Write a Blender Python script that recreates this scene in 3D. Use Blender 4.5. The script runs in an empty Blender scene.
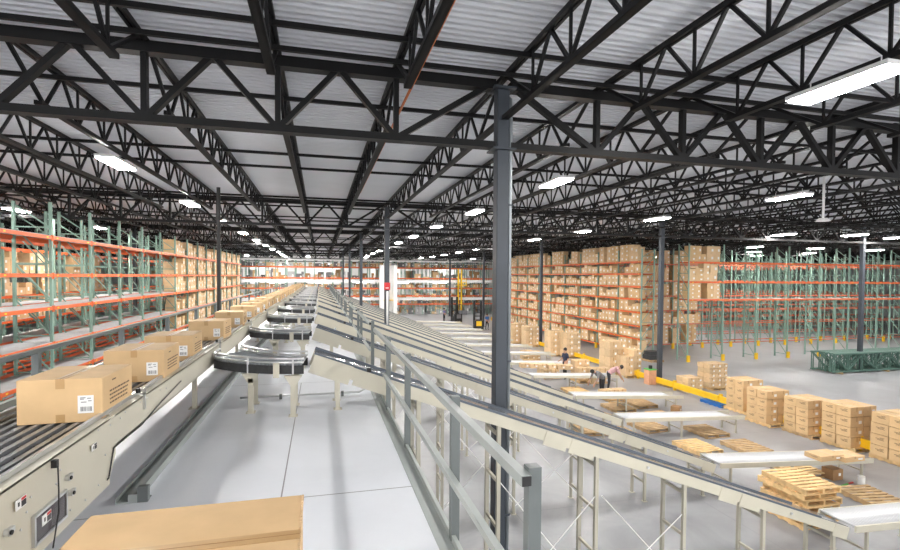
import bpy, math, random
from mathutils import Matrix, Vector
random.seed(11)
S = bpy.context.scene
COL = S.collection
R = math.radians
EYE = 5.68

# ------------------------------------------------------------------ camera
CAM_R = (Matrix.Rotation(R(-14.57), 3, 'Z') @ Matrix.Rotation(R(90 - 1.5), 3, 'X') @ Matrix.Rotation(R(0.4), 3, 'Z'))
PPY = 289.5
def at(px, py, z):
    """point of the horizontal plane z seen at photo pixel px, py"""
    d = CAM_R @ Vector(((px - 450) / 500, -(py - PPY) / 500, -1))
    t = (z - EYE) / d.z
    return Vector((d.x * t, d.y * t, z))
cd = bpy.data.cameras.new('camera'); cam = bpy.data.objects.new('camera', cd); COL.objects.link(cam)
cam.matrix_world = Matrix.Translation((0, 0, EYE)) @ CAM_R.to_4x4()
cd.sensor_width = 36; cd.lens = 20.0; cd.shift_y = (PPY - 275) / 900; cd.clip_end = 400; cd.clip_start = 0.05
S.camera = cam

# ------------------------------------------------------------------ materials
def mat(name, rgb, rough=0.5, metal=0.0, vary=0.0, scale=3.0, rnd=0.0, emit=0.0, bump=0.0, coords='Object', spec=None):
    m = bpy.data.materials.new(name); m.use_nodes = True
    nt = m.node_tree; b = nt.nodes['Principled BSDF']
    b.inputs['Roughness'].default_value = rough; b.inputs['Metallic'].default_value = metal
    if spec is not None: b.inputs['Specular IOR Level'].default_value = spec
    b.inputs['Base Color'].default_value = (*rgb, 1)
    src = None
    if vary > 0 or bump > 0:
        tc = nt.nodes.new('ShaderNodeTexCoord'); n = nt.nodes.new('ShaderNodeTexNoise')
        n.inputs['Scale'].default_value = scale; n.inputs['Detail'].default_value = 6
        nt.links.new(tc.outputs[coords], n.inputs['Vector'])
        if vary > 0:
            r = nt.nodes.new('ShaderNodeMapRange')
            r.inputs['From Min'].default_value = 0.3; r.inputs['From Max'].default_value = 0.7
            r.inputs['To Min'].default_value = 1 - vary; r.inputs['To Max'].default_value = 1 + vary
            nt.links.new(n.outputs['Fac'], r.inputs['Value']); src = r.outputs['Result']
        if bump > 0:
            bp = nt.nodes.new('ShaderNodeBump'); bp.inputs['Strength'].default_value = bump; bp.inputs['Distance'].default_value = 0.01
            nt.links.new(n.outputs['Fac'], bp.inputs['Height']); nt.links.new(bp.outputs['Normal'], b.inputs['Normal'])
    if rnd > 0:
        oi = nt.nodes.new('ShaderNodeObjectInfo'); r = nt.nodes.new('ShaderNodeMapRange')
        r.inputs['To Min'].default_value = 1 - rnd; r.inputs['To Max'].default_value = 1 + rnd
        nt.links.new(oi.outputs['Random'], r.inputs['Value'])
        if src is None: src = r.outputs['Result']
        else:
            mu = nt.nodes.new('ShaderNodeMath'); mu.operation = 'MULTIPLY'
            nt.links.new(src, mu.inputs[0]); nt.links.new(r.outputs['Result'], mu.inputs[1]); src = mu.outputs[0]
    if src is not None:
        vm = nt.nodes.new('ShaderNodeVectorMath'); vm.operation = 'SCALE'; vm.inputs[0].default_value = rgb
        nt.links.new(src, vm.inputs['Scale']); nt.links.new(vm.outputs['Vector'], b.inputs['Base Color'])
    if emit:
        b.inputs['Emission Color'].default_value = (1.0, 0.97, 0.92, 1); b.inputs['Emission Strength'].default_value = emit
    return m

M = {}
M['truss'] = mat('black_steel', (0.004, 0.004, 0.0048), 0.5, 0.0, 0.25, 2.0, spec=0.3)
M['column'] = mat('slate_steel', (0.045, 0.054, 0.068), 0.45, 0.1, 0.12, 2.0)
M['pipe'] = mat('grey_pipe', (0.30, 0.33, 0.35), 0.35, 0.5)
M['roof'] = mat('white_roof_deck', (0.70, 0.72, 0.765), 0.5, 0.0, 0.05, 0.6)
M['wall'] = mat('white_wall', (0.82, 0.82, 0.82), 0.7, 0.0, 0.03, 0.5)
M['cream'] = mat('cream_paint', (0.56, 0.53, 0.435), 0.4, 0.0, 0.05, 2.0)
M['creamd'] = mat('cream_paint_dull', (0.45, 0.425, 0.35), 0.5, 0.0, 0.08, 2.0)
M['alu'] = mat('aluminium', (0.62, 0.63, 0.64), 0.3, 0.85, 0.05, 4.0)
M['bed'] = mat('dark_conveyor_bed', (0.035, 0.036, 0.038), 0.5, 0.2, 0.3, 12.0)
M['strand'] = mat('grey_belt_strand', (0.26, 0.27, 0.285), 0.3, 0.3, 0.12, 9.0)
M['belt'] = mat('slate_belt', (0.13, 0.138, 0.15), 0.13, 0.0, 0.06, 3.0, spec=0.9)
M['slate'] = mat('slate_guard', (0.10, 0.12, 0.15), 0.38, 0.1, 0.1, 3.0)
M['black'] = mat('black_plastic', (0.012, 0.012, 0.013), 0.5)
M['rail'] = mat('grey_rail_paint', (0.36, 0.39, 0.38), 0.4, 0.1, 0.06, 3.0)
M['post'] = mat('grey_post_paint', (0.14, 0.158, 0.158), 0.45, 0.1, 0.08, 3.0)
M['green'] = mat('green_rack_paint', (0.22, 0.35, 0.29), 0.45, 0.1, 0.1, 2.0)
M['dgreen'] = mat('grey_green_paint', (0.10, 0.19, 0.155), 0.45, 0.1, 0.1, 2.0)
M['orange'] = mat('orange_rack_paint', (0.70, 0.125, 0.025), 0.45, 0.0, 0.08, 2.0)
M['red'] = mat('red_orange_paint', (0.56, 0.13, 0.06), 0.45, 0.0, 0.08, 2.0)
M['shelf'] = mat('grey_shelf_board', (0.42, 0.42, 0.43), 0.6, 0.0, 0.12, 3.0)
M['card'] = mat('cardboard', (0.61, 0.415, 0.22), 0.75, 0.0, 0.06, 5.0, rnd=0.07)
M['cardl'] = mat('cardboard_pale', (0.63, 0.45, 0.265), 0.75, 0.0, 0.08, 5.0, rnd=0.14)
M['cardd'] = mat('cardboard_brown', (0.34, 0.19, 0.085), 0.75, 0.0, 0.1, 5.0)
M['peach'] = mat('peach_cardboard', (0.66, 0.34, 0.20), 0.75, 0.0, 0.1, 5.0)
M['tape'] = mat('packing_tape', (0.47, 0.29, 0.125), 0.28, 0.0, 0.04, 9.0)
M['ink'] = mat('dark_ink', (0.12, 0.075, 0.04), 0.7)
M['paper'] = mat('white_paper', (0.82, 0.82, 0.81), 0.6)
M['white'] = mat('white_paint', (0.80, 0.80, 0.80), 0.45, 0.0, 0.03, 2.0)
M['roller'] = mat('white_rollers', (0.52, 0.53, 0.55), 0.3, 0.2)
M['wood'] = mat('pallet_wood', (0.66, 0.45, 0.22), 0.7, 0.0, 0.2, 6.0, rnd=0.14)
M['woodd'] = mat('pallet_wood_aged', (0.47, 0.32, 0.17), 0.75, 0.0, 0.2, 6.0, rnd=0.1)
M['blue'] = mat('blue_paint', (0.015, 0.13, 0.42), 0.5, 0.0, 0.15, 4.0)
M['yellow'] = mat('yellow_paint', (0.85, 0.53, 0.015), 0.45, 0.0, 0.06, 3.0)
M['redsign'] = mat('red_sign', (0.6, 0.015, 0.02), 0.4)
M['conduit'] = mat('orange_conduit', (0.55, 0.16, 0.05), 0.5)
M['lamp'] = mat('lamp_diffuser', (0.9, 0.9, 0.9), 0.5, emit=98.0)
M['strip'] = mat('strip_diffuser', (0.9, 0.9, 0.9), 0.5, emit=22.0)
M['lamph'] = mat('lamp_housing', (0.75, 0.75, 0.75), 0.4)
M['skin'] = mat('skin', (0.45, 0.25, 0.16), 0.6)
M['hair'] = mat('dark_hair', (0.015, 0.012, 0.01), 0.6)
M['navy'] = mat('navy_cloth', (0.03, 0.035, 0.07), 0.8)
M['grey'] = mat('grey_cloth', (0.16, 0.16, 0.17), 0.8)
M['pink'] = mat('pink_cloth', (0.55, 0.33, 0.34), 0.8)
M['violet'] = mat('violet_cloth', (0.16, 0.14, 0.33), 0.8)
M['bluec'] = mat('blue_cloth', (0.04, 0.14, 0.40), 0.8)
M['darkc'] = mat('dark_trousers', (0.02, 0.022, 0.03), 0.8)
M['smoke'] = mat('smoked_window', (0.06, 0.05, 0.055), 0.2)
M['greenp'] = mat('green_plastic', (0.1, 0.5, 0.1), 0.5)

def floor_mat(name, c1, rough, jx, jy, jcol, vary, spec=0.5):
    m = bpy.data.materials.new(name); m.use_nodes = True; nt = m.node_tree; L = nt.links.new
    b = nt.nodes['Principled BSDF']; tc = nt.nodes.new('ShaderNodeTexCoord')
    n = nt.nodes.new('ShaderNodeTexNoise'); n.inputs['Scale'].default_value = 0.55; n.inputs['Detail'].default_value = 9
    n.inputs['Roughness'].default_value = 0.62; n.inputs['Distortion'].default_value = 0.6
    L(tc.outputs['Object'], n.inputs['Vector'])
    r = nt.nodes.new('ShaderNodeMapRange'); r.inputs['From Min'].default_value = 0.3; r.inputs['From Max'].default_value = 0.7
    r.inputs['To Min'].default_value = 1 - vary; r.inputs['To Max'].default_value = 1 + vary; L(n.outputs['Fac'], r.inputs['Value'])
    vm = nt.nodes.new('ShaderNodeVectorMath'); vm.operation = 'SCALE'; vm.inputs[0].default_value = c1; L(r.outputs['Result'], vm.inputs['Scale'])
    br = nt.nodes.new('ShaderNodeTexBrick'); br.offset = 0.5 if jx < 3 else 0.0
    br.inputs['Scale'].default_value = 1.0; br.inputs['Brick Width'].default_value = jx; br.inputs['Row Height'].default_value = jy
    br.inputs['Mortar Size'].default_value = 0.007; br.inputs['Mortar Smooth'].default_value = 0.1
    mp = nt.nodes.new('ShaderNodeMapping'); mp.inputs['Location'].default_value = (0.33, 0.35, 0)
    L(tc.outputs['Object'], mp.inputs['Vector']); L(mp.outputs['Vector'], br.inputs['Vector'])
    mx = nt.nodes.new('ShaderNodeMix'); mx.data_type = 'RGBA'
    L(br.outputs['Fac'], mx.inputs['Factor']); L(vm.outputs['Vector'], mx.inputs['A']); mx.inputs['B'].default_value = (*jcol, 1)
    L(mx.outputs['Result'], b.inputs['Base Color'])
    r2 = nt.nodes.new('ShaderNodeMapRange'); r2.inputs['To Min'].default_value = rough - 0.1; r2.inputs['To Max'].default_value = rough + 0.12
    L(n.outputs['Fac'], r2.inputs['Value']); L(r2.outputs['Result'], b.inputs['Roughness'])
    b.inputs['Specular IOR Level'].default_value = spec
    return m
M['floor'] = floor_mat('concrete_floor', (0.26, 0.265, 0.28), 0.34, 4.88, 3.81, (0.2, 0.2, 0.21), 0.22)
M['deck'] = floor_mat('painted_deck', (0.75, 0.775, 0.825), 0.3, 2.44, 4.88, (0.25, 0.25, 0.27), 0.06)

# ------------------------------------------------------------------ mesh helpers
class MB:
    def __init__(s): s.v = []; s.f = []; s.mi = []
    def quad8(s, pts, m=0):
        b = len(s.v); s.v += [tuple(p) for p in pts]
        for q in ((0, 3, 2, 1), (4, 5, 6, 7), (0, 1, 5, 4), (1, 2, 6, 5), (2, 3, 7, 6), (3, 0, 4, 7)):
            s.f.append(tuple(b + i for i in q)); s.mi.append(m)
        return s
    def box(s, c, d, m=0, rz=0):
        cx, cy, cz = c; x, y, z = d[0] / 2, d[1] / 2, d[2] / 2; ca, sa = math.cos(rz), math.sin(rz)
        P = [(-x, -y, -z), (x, -y, -z), (x, y, -z), (-x, y, -z), (-x, -y, z), (x, -y, z), (x, y, z), (-x, y, z)]
        return s.quad8([(cx + a * ca - b_ * sa, cy + a * sa + b_ * ca, cz + c_) for a, b_, c_ in P], m)
    def b2(s, lo, hi, m=0):
        return s.box([(a + b) / 2 for a, b in zip(lo, hi)], [b - a for a, b in zip(lo, hi)], m)
    def bar(s, p0, p1, w, h, m=0):
        p0, p1 = Vector(p0), Vector(p1); d = (p1 - p0).normalized()
        up = Vector((0, 0, 1)) if abs(d.z) < 0.95 else Vector((0, 1, 0))
        sd = d.cross(up).normalized(); up = sd.cross(d)
        a, b = sd * (w / 2), up * (h / 2)
        return s.quad8([p0 - a - b, p0 + a - b, p1 + a - b, p1 - a - b, p0 - a + b, p0 + a + b, p1 + a + b, p1 - a + b], m)
    def tube(s, pts, r, n=8, m=0, cap=True):
        pts = [Vector(p) for p in pts]; base = len(s.v); prev = None
        for i, p in enumerate(pts):
            d = (pts[min(i + 1, len(pts) - 1)] - pts[max(i - 1, 0)]).normalized()
            if prev is None:
                ref = Vector((0, 0, 1)) if abs(d.z) < 0.9 else Vector((1, 0, 0)); a = d.cross(ref).normalized()
            else: a = (prev - d * prev.dot(d)).normalized()
            prev = a; b = d.cross(a)
            rr = r[i] if isinstance(r, (list, tuple)) else r
            for k in range(n):
                t = 2 * math.pi * k / n; s.v.append(tuple(p + a * (rr * math.cos(t)) + b * (rr * math.sin(t))))
        for i in range(len(pts) - 1):
            for k in range(n):
                k2 = (k + 1) % n; o = base + i * n
                s.f.append((o + k, o + k2, o + n + k2, o + n + k)); s.mi.append(m)
        if cap:
            s.f.append(tuple(base + k for k in reversed(range(n)))); s.mi.append(m)
            o = base + (len(pts) - 1) * n; s.f.append(tuple(o + k for k in range(n))); s.mi.append(m)
        return s
    def prism(s, poly, d, m=0):
        """planar polygon (3D points) extruded by vector d"""
        n = len(poly); b = len(s.v); d = Vector(d)
        s.v += [tuple(p) for p in poly] + [tuple(Vector(p) + d) for p in poly]
        s.f.append(tuple(b + i for i in range(n))); s.f.append(tuple(b + n + i for i in reversed(range(n)))); s.mi += [m, m]
        for i in range(n):
            j = (i + 1) % n; s.f.append((b + i, b + n + i, b + n + j, b + j)); s.mi.append(m)
        return s
    def mesh(s, name, mats):
        me = bpy.data.meshes.new(name); me.from_pydata(s.v, [], s.f)
        for x in (mats if isinstance(mats, (list, tuple)) else [mats]): me.materials.append(M[x])
        me.polygons.foreach_set('material_index', s.mi); me.update()
        return me
    def build(s, name, mats, parent=None, loc=None, bevel=0.0, smooth=False):
        me = s.mesh(name, mats)
        if bevel:
            import bmesh
            bm = bmesh.new(); bm.from_mesh(me)
            bmesh.ops.bevel(bm, geom=list(bm.edges), offset=bevel, segments=2, affect='EDGES', profile=0.5)
            bm.to_mesh(me); bm.free()
        if smooth: me.polygons.foreach_set('use_smooth', [True] * len(me.polygons))
        return obj(name, me, parent, loc)

def obj(name, data, parent=None, loc=None):
    o = bpy.data.objects.new(name, data); COL.objects.link(o)
    if parent is not None: o.parent = parent
    if loc is not None: o.location = loc
    return o
def tag(o, label=None, cat=None, group=None, kind=None):
    if label: o['label'] = label
    if cat: o['category'] = cat
    if group: o['group'] = group
    if kind: o['kind'] = kind
    return o
def thing(name, label, cat, loc=(0, 0, 0), rz=0, group=None):
    o = bpy.data.objects.new(name, None); COL.objects.link(o); o.empty_display_size = 0.1
    o.location = loc; o.rotation_euler = (0, 0, rz)
    return tag(o, label, cat, group)
CH = {}
def kids(o):
    return list(o.children)
def dup(o, loc=None, rz=None, label=None, group=None, parent=None):
    c = o.copy(); COL.objects.link(c)
    if parent is not None: c.parent = parent
    if loc is not None: c.location = loc
    if rz is not None: c.rotation_euler = (0, 0, rz)
    if label: c['label'] = label
    if group: c['group'] = group
    for k in kids(o): dup(k, parent=c)
    return c
ORD = ['nearest', 'second nearest', 'third', 'fourth', 'fifth', 'sixth', 'seventh', 'eighth', 'ninth', 'tenth', 'eleventh', 'twelfth',
       'thirteenth', 'fourteenth', 'fifteenth', 'sixteenth', 'seventeenth', 'eighteenth', 'nineteenth', 'twentieth', 'twenty-first',
       'twenty-second', 'twenty-third', 'twenty-fourth', 'twenty-fifth', 'twenty-sixth', 'twenty-seventh', 'twenty-eighth', 'twenty-ninth',
       'thirtieth', 'thirty-first', 'thirty-second', 'thirty-third', 'thirty-fourth']

# ------------------------------------------------------------------ the setting
DECK = EYE - 1.95
ROOF = EYE + 3.46
YF, XL, XR, YB = 85.0, -46.0, 84.0, -9.0
def struct(name, mb, m, label=None):
    o = mb.build(name, m); o['kind'] = 'structure'
    if label: o['label'] = label
    return o
struct('floor', MB().b2((XL, YB, -0.3), (XR, YF, 0)), 'floor')
struct('wall_far', MB().b2((XL, YF, 0), (XR, YF + 0.3, ROOF + 0.3)), 'wall')
struct('wall_left', MB().b2((XL - 0.3, YB, 0), (XL, YF, ROOF + 0.3)), 'wall')
struct('wall_right', MB().b2((XR, YB, 0), (XR + 0.3, YF, ROOF + 0.3)), 'wall')
def roof_mesh():
    mb = MB(); p = 0.152; n = int((YF - YB) / p); prof = []
    for i in range(n):
        y = YB + i * p
        prof += [(y, 0), (y + 0.062, 0), (y + 0.084, 0.045), (y + 0.130, 0.045)]
    prof.append((YB + n * p, 0))
    for y, z in prof: mb.v += [(XL, y, ROOF + z), (XR, y, ROOF + z)]
    for i in range(len(prof) - 1):
        mb.f.append((2 * i, 2 * i + 1, 2 * i + 3, 2 * i + 2)); mb.mi.append(0)
    return mb
struct('ceiling', roof_mesh(), 'roof')
DL, DR, DY1 = -3.36, 0.965, 58.0
dk = MB().b2((DL, -5, DECK - 0.03), (DR - 0.14, DY1, DECK))
struct('floor_mezzanine', dk, 'deck')
struct('trim_1', MB().b2((DR - 0.14, -5, DECK - 0.3), (DR, DY1, DECK + 0.004)).b2((DR - 0.03, -5, DECK + 0.004), (DR, DY1, DECK + 0.05)), 'rail', 'grey steel edge channel along the open side of the mezzanine')
mz = MB().b2((DL, -5, DECK - 0.3), (DL + 0.12, DY1, DECK - 0.03))
for k in range(12): mz.b2((DL + 0.12, -4.5 + k * 5.1, DECK - 0.28), (DR - 0.14, -4.3 + k * 5.1, DECK - 0.03))
for k in range(6):
    for x in (DL + 0.1, DR - 0.35): mz.b2((x, -4.5 + k * 10.2, 0), (x + 0.2, -4.3 + k * 10.2, DECK - 0.28))
struct('mezzanine_frame', mz, 'post')

# ------------------------------------------------------------------ roof steel
GY = [8.2 + 15.24 * k for k in range(-1, 6)]          # girder lines
CX = [3.03 + 14.64 * i for i in range(-3, 6)]         # column lines
GT, GB = EYE + 3.27, EYE + 2.25                        # girder chords
JT, JB = ROOF - 0.045, EYE + 2.66                      # joist chords
def girder_parts():
    P = {'top_chord': MB().b2((0.14, -0.1, GT - 0.08), (14.5, 0.1, GT + 0.08)),
         'bottom_chord': MB().b2((0.14, -0.1, GB - 0.055), (14.5, 0.1, GB + 0.055))}
    vert = MB().b2((-0.04, -0.06, GB), (0.04, 0.06, GT))
    dg = MB().bar((0, 0, GB), (0.915, 0, GT), 0.12, 0.08)
    dgm = MB().bar((0, 0, GB), (-0.915, 0, GT), 0.12, 0.08)
    end = MB().bar((0, 0, GB), (1.6, 0, GT), 0.12, 0.09)
    endm = MB().bar((0, 0, GB), (-1.6, 0, GT), 0.12, 0.09)
    return P, vert, dg, dgm, end, endm
GP, gv, gd, gdm, gend, gendm = girder_parts()
gme = {k: v.mesh(k, 'truss') for k, v in GP.items()}
gme.update(vertical=gv.mesh('vertical', 'truss'), diagonal=gd.mesh('diagonal', 'truss'), diagonalm=gdm.mesh('diagonal', 'truss'),
           end=gend.mesh('end_diagonal', 'truss'), endm=gendm.mesh('end_diagonal', 'truss'))
full = MB()
for b in GP.values(): full.v, full.f, full.mi = full.v + b.v, full.f + [tuple(i + len(full.v) for i in f) for f in b.f], full.mi + b.mi
for j in range(1, 8):
    x = j * 1.83
    full.b2((x - 0.04, -0.06, GB), (x + 0.04, 0.06, GT))
    for sg in (-1, 1):
        e = 1.6 if (j == 1 and sg < 0) or (j == 7 and sg > 0) else 0.915
        full.bar((x, 0, GB), (x + sg * e, 0, GT), 0.12, 0.08)
full_me = full.mesh('roof_girder', 'truss')
for k, y in enumerate(GY):
    for i, x in enumerate(CX[:-1]):
        lab = ('black roof girder, %s line from camera, starting at the %s column' % (ORD[max(k - 1, 0)], ['far left', 'left aisle', 'left rack', 'mezzanine row', 'guard rail row', 'right rack', 'far right', 'farthest right'][i]))
        if k == 0: continue
        if k <= 2 and 1 <= i <= 4:
            t = thing('roof_girder', lab, 'roof girder', (x, y, 0), 0, 'roof girders')
            obj('top_chord', gme['top_chord'], t); obj('bottom_chord', gme['bottom_chord'], t)
            for j in range(1, 8):
                obj('vertical', gme['vertical'], t, (j * 1.83, 0, 0))
                obj('diagonal', gme['endm' if j == 1 else 'diagonalm'], t, (j * 1.83, 0, 0))
                obj('diagonal', gme['end' if j == 7 else 'diagonal'], t, (j * 1.83, 0, 0))
        else:
            tag(obj('roof_girder', full_me, None, (x, y, 0)), lab, 'roof girder', 'roof girders')

def joist_meshes(ext):
    Lj = 15.24; e0 = 0.16 if ext else 1.1
    top = MB().b2((-0.055, 0.0, JT - 0.075), (-0.012, Lj, JT)).b2((0.012, 0.0, JT - 0.075), (0.055, Lj, JT)).b2((-0.055, 0, JT - 0.012), (0.055, Lj, JT))
    for y in (0.05, Lj - 0.2): top.b2((-0.06, y, GT + 0.08), (0.06, y + 0.15, JT - 0.01))
    bot = MB().b2((-0.055, e0, JB), (-0.01, Lj - e0, JB + 0.065)).b2((0.01, e0, JB), (0.055, Lj - e0, JB + 0.065)).b2((-0.055, e0, JB), (0.055, Lj - e0, JB + 0.01))
    web = MB(); n = 11; st = (Lj - 2.6) / n
    zt, zb = JT - 0.04, JB + 0.035
    for q in range(n):
        a = 1.3 + q * st
        web.bar((0, a, zb), (0, a + st / 2, zt), 0.045, 0.045); web.bar((0, a + st / 2, zt), (0, a + st, zb), 0.045, 0.045)
        web.bar((0, a + st, zb), (0, a + st, zt), 0.035, 0.035)
    web.bar((0, 1.3, zb), (0, 0.2, zt), 0.05, 0.05); web.bar((0, Lj - 1.3, zb), (0, Lj - 0.2, zt), 0.05, 0.05)
    return top, bot, web
JM = {}
for ext in (0, 1):
    a, b, c = joist_meshes(ext)
    al = MB()
    for q in (a, b, c): n = len(al.v); al.v += q.v; al.f += [tuple(i + n for i in f) for f in q.f]; al.mi += q.mi
    JM[ext] = (a.mesh('top_chord', 'truss'), b.mesh('bottom_chord', 'truss'), c.mesh('web', 'truss'), al.mesh('roof_joist', 'truss'), al)
cand = []
for k in range(7):
    y0 = 8.2 + 15.24 * (k - 1)
    for j in range(-24, 44):
        x = 3.03 + 1.83 * j
        if x < XL + 1 or x > XR - 1: continue
        # seen from the camera?
        ym = y0 + 13
        u = (x * 0.968 - ym * 0.2516) / (ym * 0.968 + x * 0.2516)
        if abs(u) > 1.05: continue
        cand.append((math.hypot(x, max(y0, 3) + 4), x, y0, 1 if j % 8 == 0 else 0))
cand.sort()
rest = MB()
for n, (d, x, y0, ext) in enumerate(cand):
    if y0 + 15.24 > YF: continue
    lab = 'black open web roof joist spanning between the girders under the corrugated roof'
    if n < 64:
        t = thing('roof_joist', lab, 'roof joist', (x, y0, 0), 0, 'open web roof joists')
        obj('top_chord', JM[ext][0], t); obj('bottom_chord', JM[ext][1], t); obj('web', JM[ext][2], t)
    elif n < 300:
        tag(obj('roof_joist', JM[ext][3], None, (x, y0, 0)), lab, 'roof joist', 'open web roof joists')
    else:
        al = JM[ext][4]; b = len(rest.v)
        rest.v += [(a + x, c + y0, e) for a, c, e in al.v]; rest.f += [tuple(i + b for i in f) for f in al.f]; rest.mi += al.mi
if rest.v: tag(rest.build('distant_roof_joists', 'truss'), 'distant black roof joists crowding towards the far wall and far right', 'roof joists', None, 'stuff')
n = 0
for k in range(7):
    for off in (-1.2, -0.45, 1.7, 6.2, 8.0):
        y = GY[0] + 15.24 * k + off
        if y < 3 or y > YF - 1: continue
        wl, wr = max(XL + 0.5, -0.7 * y - 10), min(XR - 0.5, 1.6 * y + 12)
        mb = MB().b2((wl, -0.03, JT - 0.15), (wr, 0.03, JT - 0.08))
        tag(mb.build('bridging_bar', 'truss', None, (0, y, 0)), 'thin black bridging bar crossing the roof joists, %s from the camera' % ORD[n], 'bridging bar', 'roof bridging bars'); n += 1

# columns
def column_thing(x, y, label, pipe=False):
    t = thing('steel_column', label, 'column', (x, y, 0), 0, 'roof columns')
    MB().b2((-0.108, -0.108, 0.03), (0.108, 0.108, GT - 0.08)).build('shaft', 'column', t, bevel=0.015)
    MB().b2((-0.24, -0.24, 0), (0.24, 0.24, 0.03)).build('base_plate', 'column', t)
    MB().b2((-0.2, -0.2, GB - 0.09), (0.2, 0.2, GB - 0.06)).b2((-0.2, -0.2, GT - 0.08), (0.2, 0.2, GT - 0.05)).build('cap_plate', 'column', t)
    if pipe:
        pts = [(0.146, -0.06, 0.05), (0.146, -0.06, GT - 0.4), (0.146, -0.03, GT - 0.22), (0.146, 0.1, GT - 0.12), (0.146, 0.5, GT - 0.1)]
        p = MB().tube(pts, 0.034, 12).build('downpipe', 'pipe', t, smooth=True)
        for z in (1.5, 4.2, 6.9): MB().b2((0.1, -0.1, z), (0.186, -0.02, z + 0.03)).build('pipe_clamp', 'column', p)
    return t
rows = {3.03: 'the row beside the mezzanine', 17.95: 'the row along the yellow guard rail', 32.31: 'the row by the right hand racks', -11.61: 'the row among the left hand racks'}
for xi, desc in rows.items():
    kk = 0
    for y in GY[1:]:
        if xi == 32.31 and y > 45: continue
        if xi == 17.95 and y < 10: continue
        if xi < 0 and y < 20: continue
        if xi < 0 and y > 60: continue
        if y > 70: continue
        xx = -12.3 if xi < 0 else xi
        column_thing(xx, y, 'dark steel roof column in %s, %s from the camera' % (desc, ORD[kk]) if not (xi == 3.03 and y < 9) else
                     'large dark steel column with grey downpipe in the centre foreground', pipe=(xi == 3.03 and y < 9)); kk += 1

# ------------------------------------------------------------------ lights
def fixture(x, y, label, group):
    z = EYE + 2.5
    t = thing('high_bay_light', label, 'ceiling light', (x, y, z), 0, group)
    if not LM:
        LM['housing'] = MB().b2((-0.2, -0.66, 0.0), (0.2, 0.66, 0.06)).b2((-0.08, -0.5, 0.06), (0.08, 0.5, 0.1)).mesh('housing', 'lamph')
        LM['diffuser'] = MB().b2((-0.18, -0.62, -0.03), (0.18, 0.62, -0.001)).mesh('diffuser', 'lamp')
        LM['hanger'] = MB().tube([(0, -0.45, 0.1), (0, -0.45, JB - z + 0.03)], 0.008, 5).tube([(0, 0.45, 0.1), (0, 0.45, JB - z + 0.03)], 0.008, 5).mesh('hanger', 'lamph')
    obj('housing', LM['housing'], t); obj('diffuser', LM['diffuser'], t); obj('hanger', LM['hanger'], t)
LM = {}
def lrow(x, ys, desc, dx=()):
    for i, y in enumerate(ys): fixture(x + (dx[i] if i < len(dx) else 0), y, 'bright high bay light over %s, %s in its row' % (desc, ORD[i]), 'high bay lights')
lrow(-4.45, [0.3, 12.9] + [19.5 + 6.3 * k for k in range(10)], 'the left walkway and rack')  # first lamp is out of view, added to brighten the foreground carton top
lrow(6.2, [-1.3, 5.05, 12.2, 18.6, 24.9, 31.2, 37.5, 43.8, 50.1, 56.4, 62.7], 'the sloping belt chutes', (0.35, 0.35, -0.15, -0.4, -0.5, -0.5, -0.5, -0.5, -0.5, -0.5, -0.5))  # first lamp is unseen behind the camera, added to light the near deck
lrow(13.9, [12.3, 18.5, 24.8, 31.1, 37.4, 43.7, 50.0, 56.3, 62.6], 'the packing tables')
lrow(-11.6, [16.0, 23.5, 31, 45, 53], 'the aisle behind the left rack')
lrow(25.5, [22.8, 12], 'the right hand open floor')
lrow(29.4, [21.8], 'the stack of green frames')
lrow(33.4, [22.3, 32.4], 'the far right floor')  # second lamp stands in the rack aisle, added to brighten the racks
lrow(39.5, [22.5, 32.4, 38.4, 44.3, 53.0], 'the right edge floor')  # all but the first are aisle lamps added to brighten the racks
lrow(46.0, [32.4, 23, 38.4, 44.3], 'the right rack aisle (added fill)')  # aisle lamps added as fill for the dark cross racks
lrow(33.0, [38.4, 44.3, 53.0], 'the right rack cross aisle (added fill)')  # more aisle lamps, added only to lighten the rear racks
for i in range(5): fixture(-9 + i * 7.5, 68.0, 'bright high bay light before the far pick module, %s from the left' % ['first', 'second', 'third', 'fourth', 'fifth', 'sixth', 'seventh'][i], 'far high bay lights')
for i in range(4): fixture(-9 + i * 10, 82.6, 'high bay light added to brighten the far wall, %s from the left' % ['first', 'second', 'third', 'fourth', 'fifth', 'sixth', 'seventh'][i], 'added far wall lights')  # lamp row added to make the far end bright

# ------------------------------------------------------------------ pallet racking
BAY = 2.82
def frame_mesh(h, depth, m='green'):
    mb = MB()
    for y in (0.04, depth - 0.04):
        mb.b2((-0.04, y - 0.04, 0.012), (0.04, y + 0.04, h)).b2((-0.07, y - 0.07, 0), (0.07, y + 0.07, 0.012))
    z = 0.25; fl = 0
    while z < h - 0.3:
        z2 = min(z + 1.15, h - 0.1)
        mb.bar((0, 0.06, z), (0, depth - 0.06, z), 0.03, 0.04)
        a, b = 0.06, depth - 0.06
        mb.bar((0, a, z), (0, b, z2), 0.03, 0.04); z = z2; fl += 1
    return mb.mesh('upright_frame', m)
def beam_mesh(L, m='orange', clips=True):
    mb = MB().b2((0.04, -0.012, -0.11 if m == 'orange' else -0.075), (L - 0.04, 0.03, 0))
    for x in (0.045, L - 0.045): mb.b2((x - 0.02, -0.02, -0.17), (x + 0.02, 0.0, 0.03))
    if clips:
        for x in (0.30, L - 0.30): mb.b2((x - 0.05, -0.016, -0.075), (x + 0.05, -0.012, -0.03), 1)
    return mb.mesh('beam', [m, 'yellow'])
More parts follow.
